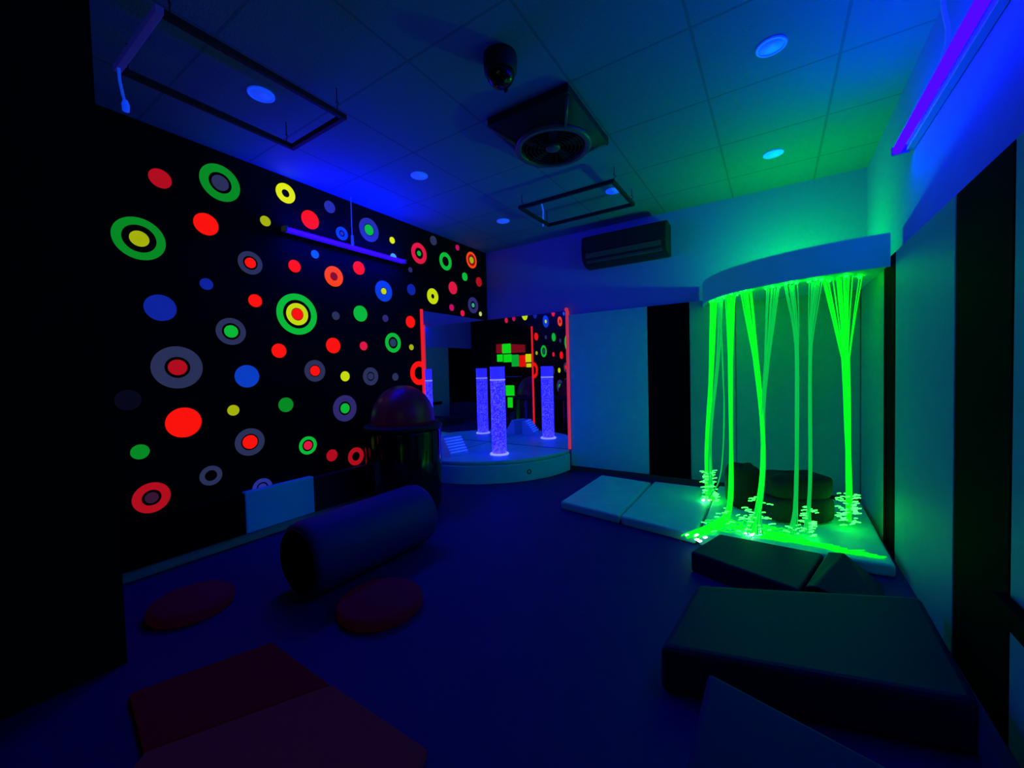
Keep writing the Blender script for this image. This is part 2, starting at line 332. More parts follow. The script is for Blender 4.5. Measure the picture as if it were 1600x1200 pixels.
DOTS = [
 (0.951, 2.411, 0.057, s_('dimred'), 'dim red dot, leftmost of the dots right under the ceiling'),
 (1.277, 2.505, 0.121, rg('dimgreen', .57, 'grey', .42), 'big green ring with a grey-blue centre just under the ceiling'),
 (1.72, 2.59, 0.074, rg('yellow', .4), 'bright yellow ring just under the ceiling, left of the violet lamp'),
 (2.09, 2.605, 0.05, s_('navy'), 'violet-blue dot under the ceiling, up and right of the red dot over the lamp'),
 (1.182, 2.199, 0.071, s_('red'), 'large red dot below the big green ring with a grey-blue centre'),
 (1.561, 2.331, 0.037, s_('olive'), 'small olive-yellow dot below the yellow ring, left of the lamp end'),
 (1.911, 2.444, 0.074, s_('red'), 'large red dot just above the left end of the violet lamp'),
 (0.837, 2.015, 0.124, rg('dimgreen', .65, 'olive', .37), 'biggest green ring with an olive centre at the far left of the wall'),
 (1.444, 1.998, 0.082, rg('grey', .6, 'red', .44), 'grey ring with a red centre, down and left of the lamp end'),
 (1.766, 2.04, 0.048, s_('red'), 'red dot under the left half of the lamp, left of the orange ring'),
 (1.94, 2.172, 0.033, s_('skyblue'), 'small bright blue dot just under the lamp'),
 (2.104, 2.021, 0.086, rg('orange', .42, 'darkred', .40), 'orange-red ring with a dark red middle under the lamp'),
 (2.197, 2.41, 0.057, rg('blue', .48, 'navy', .3), 'small blue ring above the lamp, left of its hanging cord'),
 (2.484, 2.52, 0.108, rg('navy', .52, 'green', .45), 'navy ring with a green centre right of the lamp cord'),
 (2.754, 2.493, 0.032, s_('yellow'), 'small bright yellow dot above the right half of the lamp'),
 (2.762, 2.329, 0.037, s_('cyan'), 'small pale cyan dot half hidden behind the lamp'),
 (1.167, 1.801, 0.038, s_('royal'), 'small dark blue dot above and right of the large blue dot'),
 (0.919, 1.615, 0.08, s_('royal'), 'large dark blue dot at the left, below the biggest green ring'),
 (1.465, 1.73, 0.046, s_('red'), 'red dot left of the big green and yellow target'),
 (1.772, 1.664, 0.161, [('green', 1, .7), ('lime', .54, .31), ('red', .28, 0)], 'big target of green ring, yellow ring and red centre'),
 (2.107, 1.685, 0.036, s_('grey'), 'small grey dot right of the big target'),
 (2.356, 1.73, 0.072, s_('green'), 'large green dot right of the big target'),
 (2.637, 1.713, 0.034, s_('violetgrey'), 'small violet-grey dot right of the large green dot'),
 (2.629, 1.974, 0.1, rg('blue', .36, 'lime', .3), 'blue ring with a small yellow centre below the right end of the lamp'),
 (2.357, 2.142, 0.06, s_('red'), 'red dot under the lamp, right of the orange-red ring'),
 (2.981, 2.248, 0.027, s_('violetgrey'), 'tiny violet-grey dot just beyond the right end of the lamp'),
 (2.985, 2.044, 0.057, s_('royal'), 'medium blue dot right of the blue ring with a yellow centre'),
 (3.298, 2.019, 0.086, rg('lime', .3), 'yellow-green ring above the left mirror'),
 (3.112, 2.446, 0.109, rg('pinkred', .54, 'green', .25), 'pinkish red ring with a small green centre right of the lamp'),
 (3.336, 2.638, 0.051, s_('grey'), 'grey dot close under the ceiling near the corner'),
 (3.741, 2.657, 0.033, s_('magenta'), 'small pink dot close under the ceiling near the corner'),
 (3.525, 2.449, 0.101, rg('green', .55), 'green ring with a black middle near the corner'),
 (4.004, 2.566, 0.1, [('orange', 1, .72), ('darkred', .72, .42), ('olive', .4, 0)], 'orange ring with a yellow centre nearest the top of the corner'),
 (3.863, 2.335, 0.05, s_('green'), 'small green dot below the orange ring by the corner'),
 (4.142, 2.32, 0.059, s_('dimred'), 'dull red dot nearest to the corner'),
 (3.639, 2.164, 0.073, s_('pinkred'), 'bright pinkish red dot right of the yellow-green ring over the mirror'),
 (3.606, 1.931, 0.039, s_('magenta'), 'small magenta dot above the top edge of the left mirror'),
 (3.8, 1.885, 0.037, s_('pinkred'), 'small pink-red dot touching the top edge of the left mirror'),
 (4.01, 2.007, 0.1, rg('violetgrey', .5, 'teal', .27), 'violet-grey ring with a small teal centre by the corner'),
 (4.156, 1.914, 0.028, s_('paleyellow'), 'tiny pale yellow dot at the mirror top in the corner'),
 (2.957, 1.707, 0.061, s_('red'), 'red dot beside the top of the red mirror strip'),
 (2.721, 1.481, 0.097, rg('green', .6, 'greyteal', .4), 'green ring with a grey-teal centre left of the red mirror strip'),
 (2.959, 1.445, 0.03, s_('olive'), 'tiny yellow dot beside the red mirror strip'),
 (2.377, 1.436, 0.04, s_('pinkred'), 'small red dot between the red dot and the green ring with a grey-teal centre'),
 (2.072, 1.428, 0.066, s_('red'), 'red dot below and right of the big target'),
 (1.618, 1.371, 0.054, s_('red'), 'red dot straight below and left of the big target'),
 (1.3, 1.496, 0.093, rg('grey', .62, 'green', .46), 'grey ring with a green centre, left of and below the big target'),
 (0.989, 1.248, 0.133, rg('grey', .5, 'dimred', .37), 'biggest grey ring with a red centre at the far left'),
 (1.388, 1.182, 0.08, s_('blue'), 'large blue dot right of the biggest grey ring'),
 (1.899, 1.214, 0.089, rg('grey', .55, 'red', .47), 'grey ring with a bright red centre just left of the middle yellow-green dot'),
 (2.174, 1.162, 0.044, s_('lime'), 'yellow-green dot between two grey rings in the middle of the wall'),
 (2.442, 1.155, 0.084, rg('grey', .5, 'grey', .38), 'grey ring with a grey centre left of the dome-topped bin'),
 (2.734, 1.142, 0.038, s_('grey'), 'small grey dot peeping out above the dome of the bin'),
 (3.059, 1.174, 0.126, rg('red', .55), 'red ring cut by the red mirror strip above the dome'),
 (0.747, 1.059, 0.06, s_('dimgrey'), 'barely visible dark grey dot at the far left edge of the wall'),
 (1.006, 0.896, 0.095, s_('red'), 'biggest plain red dot, low at the left of the wall'),
 (1.29, 0.947, 0.037, s_('olive'), 'small olive-yellow dot right of the biggest plain red dot'),
 (1.652, 0.955, 0.056, s_('dimgreen'), 'green dot above the green ring with a red centre'),
 (2.161, 0.881, 0.115, rg('violetgrey', .52, 'green', .38), 'violet-grey ring with a green centre left of the bin'),
 (1.387, 0.709, 0.098, rg('grey', .6, 'red', .5), 'lowest grey ring with a red centre, above the white padded block'),
 (1.813, 0.612, 0.073, rg('green', .65, 'pinkred', .48), 'small green ring with a red centre low on the wall'),
 (2.019, 0.492, 0.05, s_('dimred'), 'dull red dot low on the wall left of the bin'),
 (2.252, 0.439, 0.08, rg('dimred', .5), 'dull red ring half hidden by the bin'),
 (0.787, 0.747, 0.044, s_('dimgreen'), 'dim green dot low at the far left of the wall'),
 (1.139, 0.523, 0.065, rg('grey', .55), 'plain grey ring low on the wall, up and left of the white padded block'),
 (0.829, 0.46, 0.091, rg('dimred', .52, 'dimplum', .36), 'lowest dull red ring with a plum centre at the far left'),
 (1.456, 0.359, 0.069, rg('navy', .6, 'navy', .45), 'navy ring half hidden behind the white padded block'),
]
for a in DOTS: dot(*a)

# ------------------------------------------------------------------ ultraviolet lamps
lz = 2.285
lamp = thing('tube_lamp', 'violet tube lamp hanging in front of the dotted black wall', 'lamp', (XL + 0.09, 2.24, lz), 'ultraviolet tube lamps')
MB().lathe([(0.0, 1.66), (0.011, 1.665), (0.0135, 1.69), (0.0135, 2.80), (0.011, 2.825), (0, 2.83)], (XL + 0.09, 0, lz), 16, 'y').build('tube', M_uv, lamp)
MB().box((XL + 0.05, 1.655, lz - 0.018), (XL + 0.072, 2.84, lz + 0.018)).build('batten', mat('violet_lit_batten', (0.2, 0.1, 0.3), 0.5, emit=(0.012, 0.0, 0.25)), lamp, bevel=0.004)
for y in (1.66, 2.83):
    MB().box((XL + 0.05, y - 0.012, lz - 0.02), (XL + 0.107, y + 0.012, lz + 0.02)).build('end_cap', M_batten, lamp, bevel=0.003)
MB().tube([(XL + 0.09, 2.237, lz + 0.012), (XL + 0.088, 2.236, 2.5), (XL + 0.09, 2.237, H)], 0.004).build('cord', M_cable, lamp)
MB().tube([(XL + 0.09, 2.237, lz + 0.012), (XL + 0.09, 2.237, lz + 0.1)], 0.012).build('cord_grip', M_cable, lamp)

rz = 2.295
rx = XR - 0.03
lamp = thing('tube_lamp', 'bright violet tube lamp along the right wall under the ceiling', 'lamp', (rx, 2.3, rz), 'ultraviolet tube lamps')
MB().lathe([(0.0, 1.58), (0.016, 1.585), (0.021, 1.61), (0.021, 2.97), (0.016, 2.995), (0, 3.0)], (rx, 0, rz), 18, 'y').build('tube', M_uvr, lamp)
MB().box((rx + 0.034, 1.57, rz - 0.014), (rx + 0.068, 3.0, rz + 0.014)).build('batten', M_batten, lamp, bevel=0.004)
for y in (1.58, 2.99):
    MB().box((rx - 0.022, y - 0.01, rz - 0.022), (rx + 0.05, y + 0.01, rz + 0.022)).build('end_cap', M_batten, lamp, bevel=0.003)
MB().tube([(rx, 2.27, rz + 0.015), (rx, 2.275, rz + 0.05), (rx + 0.015, 2.285, rz + 0.10), (rx + 0.015, 2.28, rz + 0.15), (rx, 2.275, rz + 0.24), (rx, 2.27, H)], 0.008).build('cord', M_cable, lamp)

# ------------------------------------------------------------------ ceiling: downlights, hanging frames, fan, dome, air conditioner
for (x, y), lab in (((-0.01, 2.404), 'bright blue round downlight nearest the right tube lamp'),
                    ((-0.006, 3.606), 'pale round downlight in the green-lit ceiling above the canopy'),
                    ((-2.35, 1.165), 'round downlight seen through the larger hanging frame at the left'),
                    ((-2.329, 2.317), 'round downlight over the hanging violet lamp, left of the ceiling fan'),
                    ((-2.343, 3.502), 'faint round downlight left of the smaller hanging frame'),
                    ((-1.179, 3.50), 'small round downlight seen through the smaller hanging frame')):
    e = thing('downlight', lab, 'ceiling light', (x, y, H), 'round downlights in the ceiling')
    MB().lathe([(0.066, 0.0), (0.066, -0.006), (0.056, -0.008), (0.056, 0.0)], (x, y, H), 32).build('rim', M_paleglow, e)
    MB().lathe([(0.0, -0.003), (0.055, -0.0035), (0.055, 0.0)], (x, y, H), 32).build('diffuser', M_paleglow, e)

def frame(x0, x1, y0, y1, z, label, bar_white):
    e = thing('hanging_frame', label, 'ceiling frame', ((x0 + x1) / 2, (y0 + y1) / 2, z), 'black frames hanging under the ceiling')
    b = 0.028
    MB().box((x0, y0, z), (x1, y0 + b, z + b)).build('frame_bar', M_whitebar if bar_white else M_dark, e, bevel=0.004)
    MB().box((x0, y1 - b, z), (x1, y1, z + b)).build('frame_bar', M_dark, e, bevel=0.004)
    MB().box((x0, y0 + b, z), (x0 + b, y1 - b, z + b)).build('frame_bar', M_dark, e, bevel=0.004)
    MB().box((x1 - b, y0 + b, z), (x1, y1 - b, z + b)).build('frame_bar', M_dark, e, bevel=0.004)
    for x in (x0 + 0.014, x1 - 0.014):
        for y in (y0 + 0.05, y1 - 0.05):
            MB().tube([(x, y, z + b), (x, y, z + 0.05), (x + 0.012, y, z + 0.065), (x, y, z + 0.08), (x - 0.006, y, z + 0.07), (x, y, z + 0.09), (x, y, H)], 0.0028).build('hook', M_dark, e)
    return e
f1 = frame(-2.50, -1.96, 0.60, 1.42, H - 0.15, 'larger black rectangular frame hanging under the ceiling at the upper left', True)
MB().tube([(-2.455, 0.61, H - 0.15), (-2.46, 0.612, H - 0.2), (-2.44, 0.615, H - 0.27), (-2.415, 0.615, H - 0.31)], 0.006).build('dangling_cable', M_cable, f1)
MB().lathe([(0.0, -0.03), (0.012, -0.028), (0.014, 0.0), (0.008, 0.02), (0, 0.022)], (-2.41, 0.615, H - 0.325), 16).build('plug', M_paleglow, f1)
f2 = frame(-1.88, -1.02, 3.05, 3.61, H - 0.135, 'smaller black rectangular frame hanging in front of the air conditioner', False)
MB().tube([(-1.80, 3.33, H), (-1.83, 3.42, H - 0.04), (-1.875, 3.50, H - 0.12), (-1.885, 3.51, H - 0.155)], 0.008).build('dangling_cable', M_cable, f2)

fan = thing('ceiling_fan_box', 'dark square ceiling fan with a round grille', 'ceiling fan', (-1.2, 2.36, H))
bx0, bx1, by0, by1 = -1.47, -0.93, 2.05, 2.69
MB().box((bx0, by0, H - 0.05), (bx1, by1, H)).build('housing', M_dark, fan, bevel=0.006)
cx, cy, n = -1.195, 2.385, 64
sq = []
for k in range(n):
    a = 2 * PI * (k + .5) / n; c, s = math.cos(a), math.sin(a); q = 1 / max(abs(c), abs(s))
    sq.append(((bx0 + bx1) / 2 + c * q * (bx1 - bx0) / 2, (by0 + by1) / 2 + s * q * (by1 - by0) / 2, H - 0.05))
ci = [(cx + 0.235 * math.cos(2 * PI * (k + .5) / n), cy + 0.235 * math.sin(2 * PI * (k + .5) / n), H - 0.115) for k in range(n)]
MB().add(sq + ci, [(k, (k + 1) % n, n + (k + 1) % n, n + k) for k in range(n)] , True).build('cowl', M_dark, fan)
for a in (PI / 4, 3 * PI / 4, 5 * PI / 4, 7 * PI / 4):
    c, s = math.cos(a), math.sin(a)
    MB().tube([((bx0 + bx1) / 2 + c * 1.38 * .26, (by0 + by1) / 2 + s * 1.38 * .30, H - 0.052), (cx + c * .235, cy + s * .235, H - 0.118)], 0.012).build('corner_rib', M_grey, fan)
MB().lathe([(0.242, -0.105), (0.245, -0.122), (0.235, -0.132), (0.208, -0.132), (0.2, -0.122), (0.2, -0.10), (0.242, -0.105)], (cx, cy, H), 64).build('fan_ring', M_grey, fan)
MB().lathe([(0.0, -0.1), (0.2, -0.1), (0.2, -0.098), (0, -0.098)], (cx, cy, H), 48).build('fan_back', M_gloss, fan)
gr = MB()
for r in (0.07, 0.095, 0.12, 0.145, 0.17, 0.19):
    gr.tube([(cx + r * math.cos(2 * PI * k / 48), cy + r * math.sin(2 * PI * k / 48), H - 0.127) for k in range(49)], 0.002, 5)
for k in range(12):
    a = 2 * PI * k / 12; gr.tube([(cx + .045 * math.cos(a), cy + .045 * math.sin(a), H - 0.125), (cx + .205 * math.cos(a + .35), cy + .205 * math.sin(a + .35), H - 0.125)], 0.002, 5)
gr.build('grille', M_dark, fan)
MB().lathe([(0.0, -0.136), (0.03, -0.134), (0.046, -0.128), (0.05, -0.118), (0.05, -0.105)], (cx, cy, H), 32).build('hub', M_grey, fan)
for k in range(5):
    a0 = 2 * PI * k / 5; vs = []
    for i in range(7):
        r = 0.05 + .145 * i / 6; wd = 0.3 + .12 * i / 6
        vs += [(cx + r * math.cos(a0), cy + r * math.sin(a0), H - 0.106), (cx + r * math.cos(a0 + wd), cy + r * math.sin(a0 + wd), H - 0.116)]
    MB().add(vs, [(2 * i, 2 * i + 1, 2 * i + 3, 2 * i + 2) for i in range(6)], True).build('fan_blade', M_dark, fan)

dc = thing('dome_camera', 'black round dome camera on the ceiling beside the fan', 'camera', (-1.13, 1.70, H))
MB().lathe([(0.0, 0), (0.082, 0), (0.084, -0.02), (0.08, -0.075), (0.07, -0.085)], (-1.13, 1.70, H), 40).build('base', M_dark, dc)
MB().lathe([(0.07, -0.084)] + [(0.07 * math.cos(a), -0.084 - 0.062 * math.sin(a)) for a in [PI / 2 * k / 10 for k in range(1, 11)]], (-1.13, 1.70, H), 40).build('dome', M_gloss, dc)
MB().lathe([(0.008, 0.0), (0.013, 0.002), (0.013, 0.007), (0.008, 0.008)], (-1.13, 1.742, H - 0.135), 20, 'y').build('lens_ring', M_grey, dc)

ac = thing('air_conditioner', 'dark wall-mounted air conditioner high on the back wall', 'air conditioner', (-1.3, 4.3, 2.27))
ax0, ax1 = -1.735, -0.865
prof = [(4.305, 2.585), (4.14, 2.59), (4.095, 2.57), (4.08, 2.52), (4.078, 2.40), (4.095, 2.335), (4.15, 2.285), (4.23, 2.268), (4.305, 2.268)]
k = len(prof)
MB().add([(ax0, y, z) for y, z in prof] + [(ax1, y, z) for y, z in prof],
         [tuple(range(k)), tuple(range(2 * k - 1, k - 1, -1))] + [(i, (i + 1) % k, k + (i + 1) % k, k + i) for i in range(k)]).build('housing', M_dark, ac, bevel=0.012)
MB().box((ax0 + 0.03, 4.070, 2.405), (ax1 - 0.03, 4.082, 2.56)).build('front_panel', M_dark, ac, bevel=0.004)
MB().add([(ax0 + 0.05, 4.084, 2.345), (ax1 - 0.05, 4.084, 2.345), (ax1 - 0.05, 4.07, 2.392), (ax0 + 0.05, 4.07, 2.392), (ax0 + 0.05, 4.09, 2.347), (ax1 - 0.05, 4.09, 2.347), (ax1 - 0.05, 4.078, 2.394), (ax0 + 0.05, 4.078, 2.394)],
         [(0, 1, 2, 3), (7, 6, 5, 4), (0, 4, 5, 1), (1, 5, 6, 2), (2, 6, 7, 3), (3, 7, 4, 0)]).build('louvre', M_grey, ac)
MB().box((ax0 + 0.05, 4.098, 2.30), (ax1 - 0.05, 4.132, 2.325)).build('louvre', M_grey, ac, bevel=0.003)

# ------------------------------------------------------------------ corner podium with bubble tube and switch box
pod = thing('corner_podium', 'rounded pale padded podium in the mirrored corner', 'podium', (-2.7, 3.8, 0))
R_ = 1.165
def quarter(r, n=40): return [(XL + 0.002, YB - 0.008)] + [(XL + 0.002 + r * math.sin(PI / 2 * k / n), YB - 0.008 - r * math.cos(PI / 2 * k / n)) for k in range(n + 1)]
MB().prism(quarter(R_), 0.0, 0.2).build('side_cushion', M_pad, pod, bevel=0.012)
MB().prism(quarter(R_ - 0.004), 0.203, PZ).build('top_cushion', M_mat, pod, bevel=0.012)
va = 0.575
vx, vy = XL + (R_ + 0.001) * math.cos(va), YB - (R_ + 0.001) * math.sin(va)
vo = MB().lathe([(0.0, 0), (0.026, 0), (0.026, 0.006), (0.017, 0.009), (0.015, 0.004), (0, 0.004)], (0, 0, 0), 24, 'x').build('vent', M_dark, pod)
vo.location = Vector((vx, vy, 0.10)) - pod.location; vo.rotation_euler = (0, 0, -va)

tx, ty = -2.60, 3.69
bt = thing('bubble_tube', 'glowing blue bubble tube standing on the podium', 'bubble tube', (tx, ty, PZ))
MB().lathe([(0.0, 0.0), (0.105, 0.0), (0.105, 0.012), (0.092, 0.018), (0, 0.018)], (tx, ty, PZ), 40).build('base_ring', M_tuberim, bt)
MB().lathe([(0.0, 0.018), (0.082, 0.018), (0.082, 0.83), (0, 0.83)], (tx, ty, PZ), 40).build('water_column', M_bubble, bt)
MB().lathe([(0.084, 0.828), (0.086, 0.83), (0.086, 0.838), (0.084, 0.84), (0.0, 0.84)], (tx, ty, PZ), 40).build('water_line', M_tuberim, bt)
MB().lathe([(0.0, 0.84), (0.082, 0.84), (0.082, 0.97), (0.0, 0.97)], (tx, ty, PZ), 40).build('air_section', M_tubetop, bt)
MB().lathe([(0.083, 0.966), (0.085, 0.968), (0.085, 0.978), (0.076, 0.98), (0.076, 0.966), (0.083, 0.966)], (tx, ty, PZ), 40).build('top_rim', M_tubetop, bt)

sb = thing('switch_box', 'small blue ribbed switch box lying on the podium beside the bin', 'switch box', (-3.03, 3.43, PZ))
Rm = Matrix.Rotation(math.radians(-12), 4, 'Z')
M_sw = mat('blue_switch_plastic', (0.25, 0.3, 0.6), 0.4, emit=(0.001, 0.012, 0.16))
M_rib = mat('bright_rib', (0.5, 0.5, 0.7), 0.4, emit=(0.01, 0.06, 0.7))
def local(mb): mb.v = [tuple(Rm @ Vector(v) + Vector((-3.03, 3.43, PZ))) for v in mb.v]; return mb
y0, y1 = -0.13, 0.13
pr = [(-0.09, 0.0), (0.085, 0.0), (0.085, 0.03), (-0.045, 0.20), (-0.09, 0.20)]
k = len(pr)
local(MB().add([(x, y0, z) for x, z in pr] + [(x, y1, z) for x, z in pr], [tuple(range(k)), tuple(range(2 * k - 1, k - 1, -1))] + [(i, (i + 1) % k, k + (i + 1) % k, k + i) for i in range(k)])).build('housing', M_sw, sb, bevel=0.006)
for i in range(6):
    f = (i + .5) / 6; x = 0.085 - 0.13 * f; z = 0.03 + 0.17 * f
    local(MB().tube([(x + .006, y0 + .015, z + .005), (x + .006, y1 - .015, z + .005)], 0.0075, 8)).build('rib', M_rib, sb)

# ------------------------------------------------------------------ dome-topped bin
bxx, byy = -2.755, 2.45
bn = thing('domed_bin', 'dark glossy dome-topped bin standing by the dotted wall', 'bin', (bxx, byy, 0))
MB().lathe([(0.0, 0.0), (0.30, 0.0), (0.315, 0.03), (0.325, 0.3), (0.327, 0.67), (0.32, 0.69), (0.0, 0.69)], (bxx, byy, 0), 64).build('body', M_gloss, bn)
MB().lathe([(0.322, 0.69), (0.337, 0.695), (0.337, 0.722), (0.315, 0.735), (0.0, 0.735)], (bxx, byy, 0), 64).build('collar', M_dark, bn)
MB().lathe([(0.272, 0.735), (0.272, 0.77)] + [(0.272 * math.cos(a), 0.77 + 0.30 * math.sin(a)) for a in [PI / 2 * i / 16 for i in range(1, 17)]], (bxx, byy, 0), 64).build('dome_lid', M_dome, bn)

# ------------------------------------------------------------------ canopy and light engine in the fibre corner
CX, CY, RA, RB = XR - 0.004, YB - 0.004, 1.15, 1.015
def arc(ra, rb, n=48): return [(CX - ra * math.cos(PI / 2 * i / n), CY - rb * math.sin(PI / 2 * i / n)) for i in range(n + 1)]
cn = thing('corner_canopy', 'curved pale canopy board across the right corner holding the fibre strands', 'canopy', (0.3, 4.0, 1.735))
outer, inner = arc(RA, RB), arc(RA - 0.02, RB - 0.02)
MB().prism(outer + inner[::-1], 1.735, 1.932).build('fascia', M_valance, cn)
MB().prism([(CX, CY)] + arc(RA - 0.021, RB - 0.021), 1.75, 1.768).build('shelf_board', M_pad, cn)
le = thing('light_engine', 'green light source box standing on top of the canopy', 'light source', (0.12, 3.90, 1.7695))
MB().box((0.02, 3.83, 1.7695), (0.22, 3.98, 1.83)).build('housing', M_dark, le, bevel=0.006)
MB().lathe([(0.0, 0.04), (0.02, 0.036), (0.035, 0.022), (0.04, 0.0), (0, 0)], (0.12, 3.90, 1.83), 24).build('lens', M_engine, le)

# ------------------------------------------------------------------ fibre strands
def cr(pts, n=8):   # smooth path through the points
    P = [Vector(p) for p in pts]; P = [P[0] * 2 - P[1]] + P + [P[-1] * 2 - P[-2]]; out = []
    for i in range(1, len(P) - 2):
        for j in range(n):
            t = j / n; a, b, c, d = P[i - 1], P[i], P[i + 1], P[i + 2]
            out.append(0.5 * ((2 * b) + (c - a) * t + (2 * a - 5 * b + 4 * c - d) * t * t + (3 * b - a - 3 * c + d) * t ** 3))
    out.append(P[-2]); return out
GF = 'green fibre strands hanging from the canopy'
def strands(label, path, count, spread, ends, m_=None, r=0.0032, floor=0.075, spark=0, into=None):
    """spread: radius of the bundle along the path; ends: (number, z range, radius) of the loose fibre ends"""
    e = into or thing('fibre_bundle', label, 'fibre strands', path[0], GF)
    base = cr(path); L = len(base); mb = MB()
    for k in range(count):
        a = random.uniform(0, 2 * PI); q = math.sqrt(random.random()); ph = random.uniform(0, 6); pts = []
        for i, p in enumerate(base):
            t = i / (L - 1) * (len(spread) - 1); j = min(int(t), len(spread) - 2); sp = spread[j] + (spread[j + 1] - spread[j]) * (t - j)
            v = p + Vector((math.cos(a) * sp * q, math.sin(a) * sp * q * .7, 0)) + Vector((math.sin(i * .5 + ph), math.cos(i * .4 + ph), 0)) * 0.0016
            v.z = max(v.z, floor + 0.004 + random.random() * .01) if i < L - 1 else max(v.z, floor)
            pts.append(v)
        mb.tube(pts, r, 5)
    mb.build('strands', m_ or M_fibre, e)
    for k in range(3):
        p = base[0] + Vector((spread[0] * .8 * math.cos(2.1 * k + .5), spread[0] * .6 * math.sin(2.1 * k + .5), 0))
        MB().lathe([(0.0, -0.012), (0.010, -0.012), (0.012, 0.002), (0.0, 0.002)], (p.x, p.y, 1.7465), 12).build('fill_glow_collar', M_collar, e)  # collars added as green fill light under the canopy
    if ends:
        cnt, zlo, zhi, rad = ends; tb = MB(); tail = [p for p in base]
        for k in range(cnt):
            z = random.uniform(zlo, zhi)
            c = min(tail, key=lambda p: abs(p.z - z)); a = random.uniform(0, 2 * PI)
            r0 = rad * random.uniform(.15, .75); p0 = Vector((c.x + r0 * math.cos(a), c.y + r0 * math.sin(a), max(z, floor + .006)))
            l = random.uniform(.018, .045); sx = 1 if math.cos(a) > 0 else -1
            p1 = p0 + Vector((l * sx * .84, l * sx * .5 + random.uniform(-.01, .01), random.uniform(-.004, .008)))
            tb.tube([p0, (p0 + p1) / 2 + Vector((0, 0, .002)), p1], 0.0031, 5)
        tb.build('fibre_ends', M_tip, e)
    if spark:
        sk = MB()
        for k in range(spark):
            c = base[-1 - random.randrange(3)]
            p = Vector((c.x + random.uniform(-.05, .05), c.y + random.uniform(-.05, .05), floor + .012))
            sk.tube([p - Vector((.011, .006, 0)), p, p + Vector((.011, .006, 0.002))], [.003, .008, .003], 6)
        sk.build('bright_tips', M_spark, e)['label'] = 'white-hot fibre tips'
    return e
MT = 0.072
fA = strands('leftmost straight fibre bundle, ending in a cluster of loose ends on the mat', [(-0.455, 4.0, 1.745), (-0.472, 3.88, 1.013), (-0.486, 3.75, 0.475), (-0.463, 3.62, 0.156), (-0.44, 3.56, MT + .01)], 26, [.035, .018, .022, .03, .05], (60, .08, .30, .06), spark=2, floor=MT)
strands('', [(-0.384, 3.85, 1.745), (-0.403, 3.80, 1.232), (-0.457, 3.72, 0.59), (-0.447, 3.60, 0.137)], 12, [.03, .016, .014, .03], (20, .1, .3, .05), M_fibredim, floor=MT, into=fA)
strands('thin slack fibre strands between the leftmost bundles', [(-0.369, 3.80, 1.745), (-0.355, 3.75, 1.229), (-0.344, 3.70, 0.811), (-0.362, 3.60, 0.305), (-0.43, 3.5, .12)], 4, [.03, .014, .01, .01, .02], None, M_fibredim, r=.0026, floor=MT)
strands('fibre bundle trailing forward over the mat edge to the left', [(-0.295, 3.75, 1.745), (-0.299, 3.70, 1.227), (-0.284, 3.50, 0.535), (-0.279, 3.30, 0.148), (-0.321, 3.05, 0.092), (-0.447, 2.74, 0.085)], 26, [.05, .018, .015, .02, .05, .07], (10, .08, .12, .09), spark=7, floor=MT)
fV = strands('V-shaped fibre bundle in the middle, two arms meeting halfway down', [(-0.191, 3.65, 1.745), (-0.128, 3.60, 1.219), (-0.086, 3.50, 0.79), (-0.079, 3.30, 0.407), (-0.105, 3.10, 0.192), (-0.14, 2.98, 0.09)], 24, [.045, .02, .013, .016, .02, .05], (26, .08, .26, .09), spark=9, floor=MT)
strands('', [(-0.015, 3.60, 1.745), (-0.053, 3.55, 1.215), (-0.078, 3.50, 0.79), (-0.075, 3.30, 0.407), (-0.101, 3.10, 0.193), (-0.119, 2.97, 0.09)], 18, [.055, .02, .012, .015, .02, .06], (14, .08, .2, .1), M_fibredim, floor=MT, into=fV)
strands('thin dim fibre bundle in front of the dark cushion, third from the right', [(0.096, 3.50, 1.729), (0.127, 3.45, 1.296), (0.117, 3.25, 0.612), (0.105, 3.12, 0.222), (0.08, 3.08, 0.09)], 11, [.045, .012, .009, .012, .03], (8, .08, .14, .04), M_fibredim, floor=MT)
strands('thin dim fibre bundle ending in a clump before the dark cushion, second from the right', [(0.234, 3.50, 1.732), (0.202, 3.45, 1.292), (0.189, 3.25, 0.618), (0.176, 3.15, 0.266), (0.16, 3.10, 0.10)], 11, [.05, .012, .009, .012, .025], (34, .09, .26, .045), M_fibredim, floor=MT)
strands('rightmost fibre bundle, fanned at the top and hanging free with a tuft of loose ends', [(0.397, 3.55, 1.745), (0.399, 3.50, 1.197), (0.403, 3.42, 0.606), (0.404, 3.40, 0.293), (0.402, 3.38, 0.129)], 26, [.12, .022, .014, .016, .012], (64, .11, .31, .066), floor=MT)
# loose fibres lying on the mat
tl = MB()
for k in range(46):
    x, y = random.uniform(-.34, .02), random.uniform(2.96, 3.22); a = random.gauss(0.3, .7) + (PI if random.random() < .5 else 0); l = random.uniform(.05, .17); bnd = random.uniform(-.6, .6)
    P = [Vector((x + l * q / 5 * math.cos(a + bnd * q / 5), y + l * q / 5 * math.sin(a + bnd * q / 5), MT + .005 + .02 * math.sin(PI * q / 5) * random.random())) for q in range(6)]
    if min(p.y for p in P) < 2.9: continue
    tl.tube(P, .0032, 5)
for k in range(70):
    x = -.05 + .52 * random.random() ** 1.3; y = 2.945 + .02 * random.random() + .16 * random.random() * (1 - (x + .05) / .6); a = .12 + random.gauss(0, .12); l = random.uniform(.06, .16)
    P = [Vector((x - l / 2 * math.cos(a) + l * q / 4 * math.cos(a), y + l * (q / 4 - .5) * math.sin(a), MT + .006)) for q in range(5)]
    if P[-1].x < .53: tl.tube(P, .003, 5)
o = tl.build('loose_fibres', M_fibre, origin=(-.15, 3.08, MT)); tag(o, 'tangle of glowing green fibres lying on the mat under the V of strands', 'fibres', kind='stuff')

